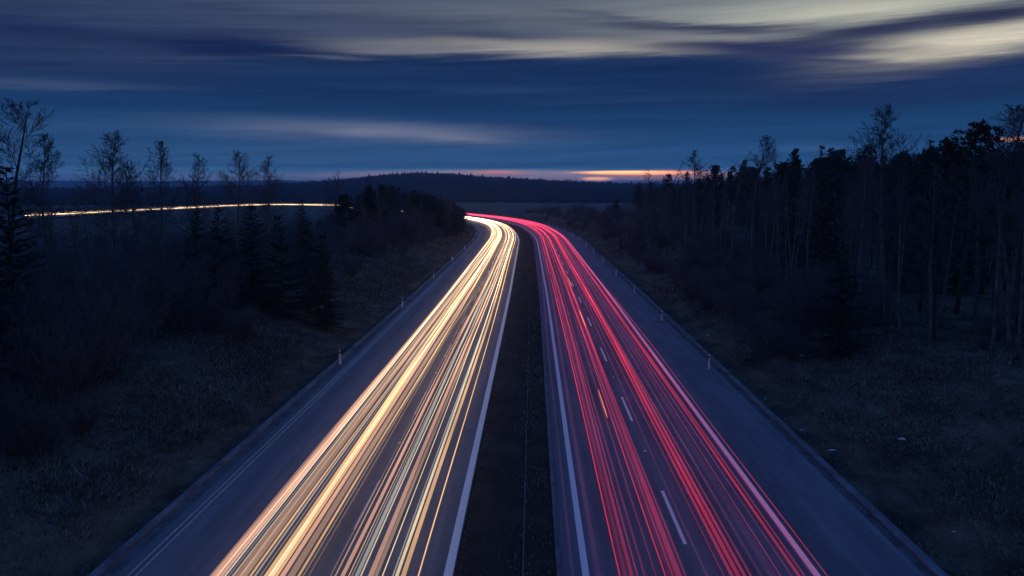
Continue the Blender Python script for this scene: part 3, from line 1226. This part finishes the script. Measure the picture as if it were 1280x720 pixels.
# headlight side: thicket on the bank and trees on towards the bend
TOPL = [(-60, 298), (60, 289), (150, 281), (250, 275), (330, 269), (395, 268), (420, 262), (434, 238), (455, 230), (490, 229), (525, 236), (560, 246), (582, 262), (600, 275)]
SHL_L = 'bare dark shrub in the thicket on the bank above the headlight carriageway'
n = tries = 0
while n < 140 and tries < 20000:
    tries += 1
    y = 37 + 240 * rnd.random() ** 1.9
    lo_ = interp(y, [(36, 20.3), (47, 18.3), (67, 19.8), (80, 21.5), (100, 21), (150, 21), (210, 19), (330, 17)])
    u = -(lo_ + rnd.random() ** 1.4 * interp(y, [(40, 25), (100, 34), (300, 25)]))
    x = xc(y) + u
    px = pxof(x, y)
    if px < -50:
        continue
    top = interp(px, TOPL) + abs(rnd.gauss(0, 14)) + (10 if -u < lo_ + 4 else 0)
    h = min(hgt(x, y, top), rnd.uniform(3.2, 7.0))
    if -u < lo_ + 3:
        h = min(h, rnd.uniform(1.8, 3.0))
    if h < 1.2 or not spot(x, y, 1.0):
        continue
    shrubs.put(x, y, h, SHL_L, 'shrub', 'shrubs on the bank above the headlight carriageway', wide=rnd.uniform(.9, 1.3))
    n += 1
TRL_L = 'slim bare birch in the thicket between headlight carriageway and valley road'
n = tries = 0
while n < 34 and tries < 4000:
    tries += 1
    y = 62 + 90 * rnd.random()
    u = -(24 + rnd.random() * 34)
    x = xc(y) + u
    px = pxof(x, y)
    if px < -40 or px > 400 or not spot(x, y, 2.2):
        continue
    top = interp(px, TOPL) + rnd.uniform(-45, 5)
    h = hgt(x, y, top)
    if 4 < h < 13:
        thin.put(x, y, h, TRL_L, 'tree', 'slim birches in the valley thicket', wide=1.1)
        n += 1
TRB_L = 'dark bare tree in the clump on the bank just before the bend'
TRP_L = 'dark pine in the clump on the bank just before the bend'
n = tries = 0
while n < 170 and tries < 20000:
    tries += 1
    y = 120 + 250 * rnd.random() ** .8
    lo_ = interp(y, [(120, 24), (180, 21), (250, 19), (350, 17)])
    u = -(lo_ + rnd.random() ** 1.5 * 38)
    x = xc(y) + u
    px = pxof(x, y)
    if px < 395 or px > 588 or not spot(x, y, 1.7):
        continue
    top = interp(px, TOPL) + abs(rnd.gauss(0, 9))
    h = hgt(x, y, top)
    if h < 2.5 or h > 15:
        continue
    q = rnd.random()
    if q < .5:
        broad.put(x, y, h, TRB_L, 'tree', 'bare trees of the clump before the bend', wide=1.1)
    elif q < .8:
        pines.put(x, y, h, TRP_L, 'tree', 'pines of the clump before the bend', wide=1.2)
    else:
        thin.put(x, y, h, 'slim birch in the clump on the bank just before the bend', 'tree', 'birches of the clump before the bend', wide=1.2)
    n += 1

# the corner of the clump where the carriageways swing out of sight
n = tries = 0
while n < 95 and tries < 9000:
    tries += 1
    y = 205 + 170 * rnd.random()
    u = -(interp(y, [(205, 19.5), (260, 17.5), (375, 15.8)]) + rnd.random() ** 1.6 * 22)
    x = xc(y) + u
    px = pxof(x, y)
    if px < 480 or px > 590 or not spot(x, y, 1.25):
        continue
    h = hgt(x, y, interp(px, TOPL) + abs(rnd.gauss(0, 6)))
    h = min(max(h, 2.6), 8.5)
    q = rnd.random()
    if q < .45:
        spruces.put(x, y, h, 'small dark spruce at the corner of the clump where the headlights appear', 'tree', 'spruces at the bend', wide=1.9)
    elif q < .75:
        pines.put(x, y, h, TRP_L, 'tree', 'pines of the clump before the bend', wide=1.8)
    else:
        broad.put(x, y, h, TRB_L, 'tree', 'bare trees of the clump before the bend', wide=1.6)
    n += 1
n = tries = 0
while n < 85 and tries < 8000:
    tries += 1
    y = 95 + 260 * rnd.random() ** 1.2
    u = -(34 + rnd.random() * 120)
    x = xc(y) + u
    px = pxof(x, y)
    if px < -40 or px > 425 or not spot(x, y, 2.6):
        continue
    top = interp(px, TOPL) + 3 + abs(rnd.gauss(0, 12))
    h = min(hgt(x, y, top), 12)
    if h < 2.5:
        continue
    broad.put(x, y, h, 'dark bare tree in the valley thicket below the far road streak', 'tree', 'bare trees in the valley thicket', wide=1.5)
    n += 1

# bushes along the far edge of the road in the valley
n = 0
for k in range(14):
    y = rnd.uniform(400, 560)
    u = rnd.uniform(17, 60)
    x = xc(y) + u
    px = pxof(x, y)
    if px < 660:
        continue
    shrubs.put(x, y, rnd.uniform(2.5, 5), 'dark bush in the valley between the bend and the pale field', 'shrub', 'bushes beyond the bend', wide=1.6)

# far wooded hill: read as one mass
wd = MB()
rr = random.Random(5)


def cone(mb, x, y, z, h, r):
    i = len(mb.v)
    for zz, q in ((z - 1, .55), (z + h * .35, 1.0), (z + h * .72, .5)):
        for k in range(5):
            a = 6.283 * k / 5 + rr.uniform(-.4, .4)
            rr2 = r * q * rr.uniform(.7, 1.25)
            mb.v.append((x + math.cos(a) * rr2, y + math.sin(a) * rr2, zz + rr.uniform(-.6, .6)))
    mb.v.append((x + rr.gauss(0, .3), y, z + h))
    for L in range(2):
        for k in range(5):
            k2 = (k + 1) % 5
            mb.f.append((i + L * 5 + k, i + L * 5 + k2, i + L * 5 + 5 + k2, i + L * 5 + 5 + k))
    for k in range(5):
        mb.f.append((i + 10 + k, i + 10 + (k + 1) % 5, i + 15))


for k in range(15000):
    y = rr.uniform(880, 1620)
    px = rr.uniform(-20, 960)
    x = y * (px - 660) / F
    cone(wd, x, y, H(x, y), rr.uniform(6, 11) * (1 if rr.random() < .9 else 1.25), rr.uniform(2.2, 3.8))
for k in range(9000):
    y = rr.uniform(760, 1500)
    px = rr.uniform(-60, 430)
    x = y * (px - 660) / F
    cone(wd, x, y, H(x, y), rr.uniform(5, 9), rr.uniform(2.2, 3.6))
tag(wd.build('far_woods', M['farwood']), 'dark mass of forest covering the far hill below the sunset', 'forest', kind='stuff')

# ------------------------------------------------------------------ grass on the banks: one mass of blades
def tuft_field(name, n, region, hmin, hmax, seed, label, m=M['blade']):
    rg = np.random.default_rng(seed)
    V, Fc = [], []
    for k in range(n):
        x, y = region(rg)
        z = H(x, y) if name != 'median_grass' else .0
        # clumps, bare places and a mown strip beside the pavement
        q = .5 + .5 * math.sin(.55 * x + 1.7 * math.sin(.23 * y)) * math.sin(.31 * y + 1.3 * math.sin(.4 * x))
        q2 = .5 + .5 * math.sin(1.9 * x + 2 * math.sin(.8 * y)) * math.sin(1.3 * y + 1.1)
        if rg.random() > .25 + .5 * q + .35 * q2:
            continue
        hh = .68 * rg.uniform(hmin, hmax) * (.35 + .8 * q + .6 * q2 * rg.random())
        if name == 'bank_grass':
            hh *= .45 + .55 * sstep(14.5, 17.5, abs(x - xc(y)))
            if rg.random() < .012:
                hh *= 2.6
        i = len(V)
        for b2 in range(3):
            a = rg.uniform(0, 6.283)
            ln = rg.uniform(.5, 1.5) * hh
            dx, dy = math.cos(a), math.sin(a)
            ox, oy = x + rg.normal(0, .09), y + rg.normal(0, .09)
            wv = .011 + .0002 * y
            i = len(V)
            V += [(ox - dy * wv, oy + dx * wv, z - .03), (ox + dy * wv, oy - dx * wv, z - .03), (ox + dx * ln, oy + dy * ln, z + hh * rg.uniform(.6, 1))]
            Fc.append((i, i + 1, i + 2))
    me = bpy.data.meshes.new(name)
    me.from_pydata(V, [], Fc)
    me.materials.append(m)
    tag(link(name, me), label, 'grass', kind='stuff')


def reg(lo_, hi_, sgn, y0, y1, pw):
    def f(rg):
        y = y0 + (y1 - y0) * rg.random() ** pw
        u = sgn * (lo_ + (hi_ - lo_) * rg.random())
        return xc(y) + u, y
    return f


tuft_field('bank_grass', 85000, reg(13.8, 27, -1, 14, 150, 1.5), .12, .42, 1, 'dry grass covering the bank above the headlight carriageway')
tuft_field('bank_grass', 16000, reg(13.8, 24, -1, 130, 330, 1.2), .2, .5, 7, 'dry grass on the far part of the bank above the headlight carriageway')
tuft_field('bank_grass', 14000, reg(13.2, 24, 1, 110, 330, 1.2), .2, .5, 8, 'dry grass on the far part of the bank above the taillight carriageway')
tuft_field('bank_grass', 90000, reg(13.2, 30, 1, 14, 120, 1.4), .10, .36, 2, 'dark short grass covering the bank above the taillight carriageway')
tuft_field('median_grass', 15000, reg(-.75, 2.25, -1, 18, 160, 1.5), .05, .2, 4, 'sparse dead grass along the soil of the median', M['blade'])

# litter caught in the grass
for px, py, lab, s in ((1001, 538, 'small white litter scrap in the grass below the nearest post', .07), (1039, 564, 'flat pale litter scrap lying in the grass, longest of the litter', .16),
                       (1128, 549, 'pale blue-white litter strip up on the grass slope', .15), (1193, 665, 'tiny white litter scrap lowest on the grass slope', .06),
                       (957, 499, 'white litter dot close beside the pavement edge', .06), (1002, 445, 'bright white litter scrap at the thicket foot', .12), (884, 419, 'white litter speck beyond the second delineator post', .09)):
    d = ray(px, py)
    z = 1.0
    for _ in range(25):
        t = (z - HC) / d.z
        z = .5 * z + .5 * (H(d.x * t, d.y * t) + .14)
    b_ = MB()
    rl = random.Random(px)
    pts = [(math.cos(a) * s * rl.uniform(.6, 1.2) * 1.5, math.sin(a) * s * rl.uniform(.5, 1), rl.uniform(-.2, .5) * s) for a in (0, .9, 2, 3.1, 4, 5.2)]
    b_.v = pts + [(p[0] * .9, p[1] * .9, p[2] + .02) for p in pts] + [(0, 0, s * .6)]
    for k in range(6):
        k2 = (k + 1) % 6
        b_.f += [(k, k2, 6 + k2, 6 + k), (6 + k, 6 + k2, 12)]
    b_.f.append((5, 4, 3, 2, 1, 0))
    tag(b_.build('litter_scrap', M['litter'], loc=(d.x * t, d.y * t, z)), lab, 'litter')

# ------------------------------------------------------------------ the air
hz = MB()
hz.box((0, 5150, 40), (9700, 5260, 46))
hm = bpy.data.materials.new('haze')
hm.use_nodes = True
t = NT(hm.node_tree)
t.n.clear()
v = t.new('ShaderNodeVolumePrincipled')
v.inputs['Color'].default_value = (.52, .76, 1.0, 1)
v.inputs['Density'].default_value = 1.9e-4
o = t.new('ShaderNodeOutputMaterial')
t.l.new(v.outputs[0], o.inputs['Volume'])
tag(hz.build('haze', hm), kind='stuff')
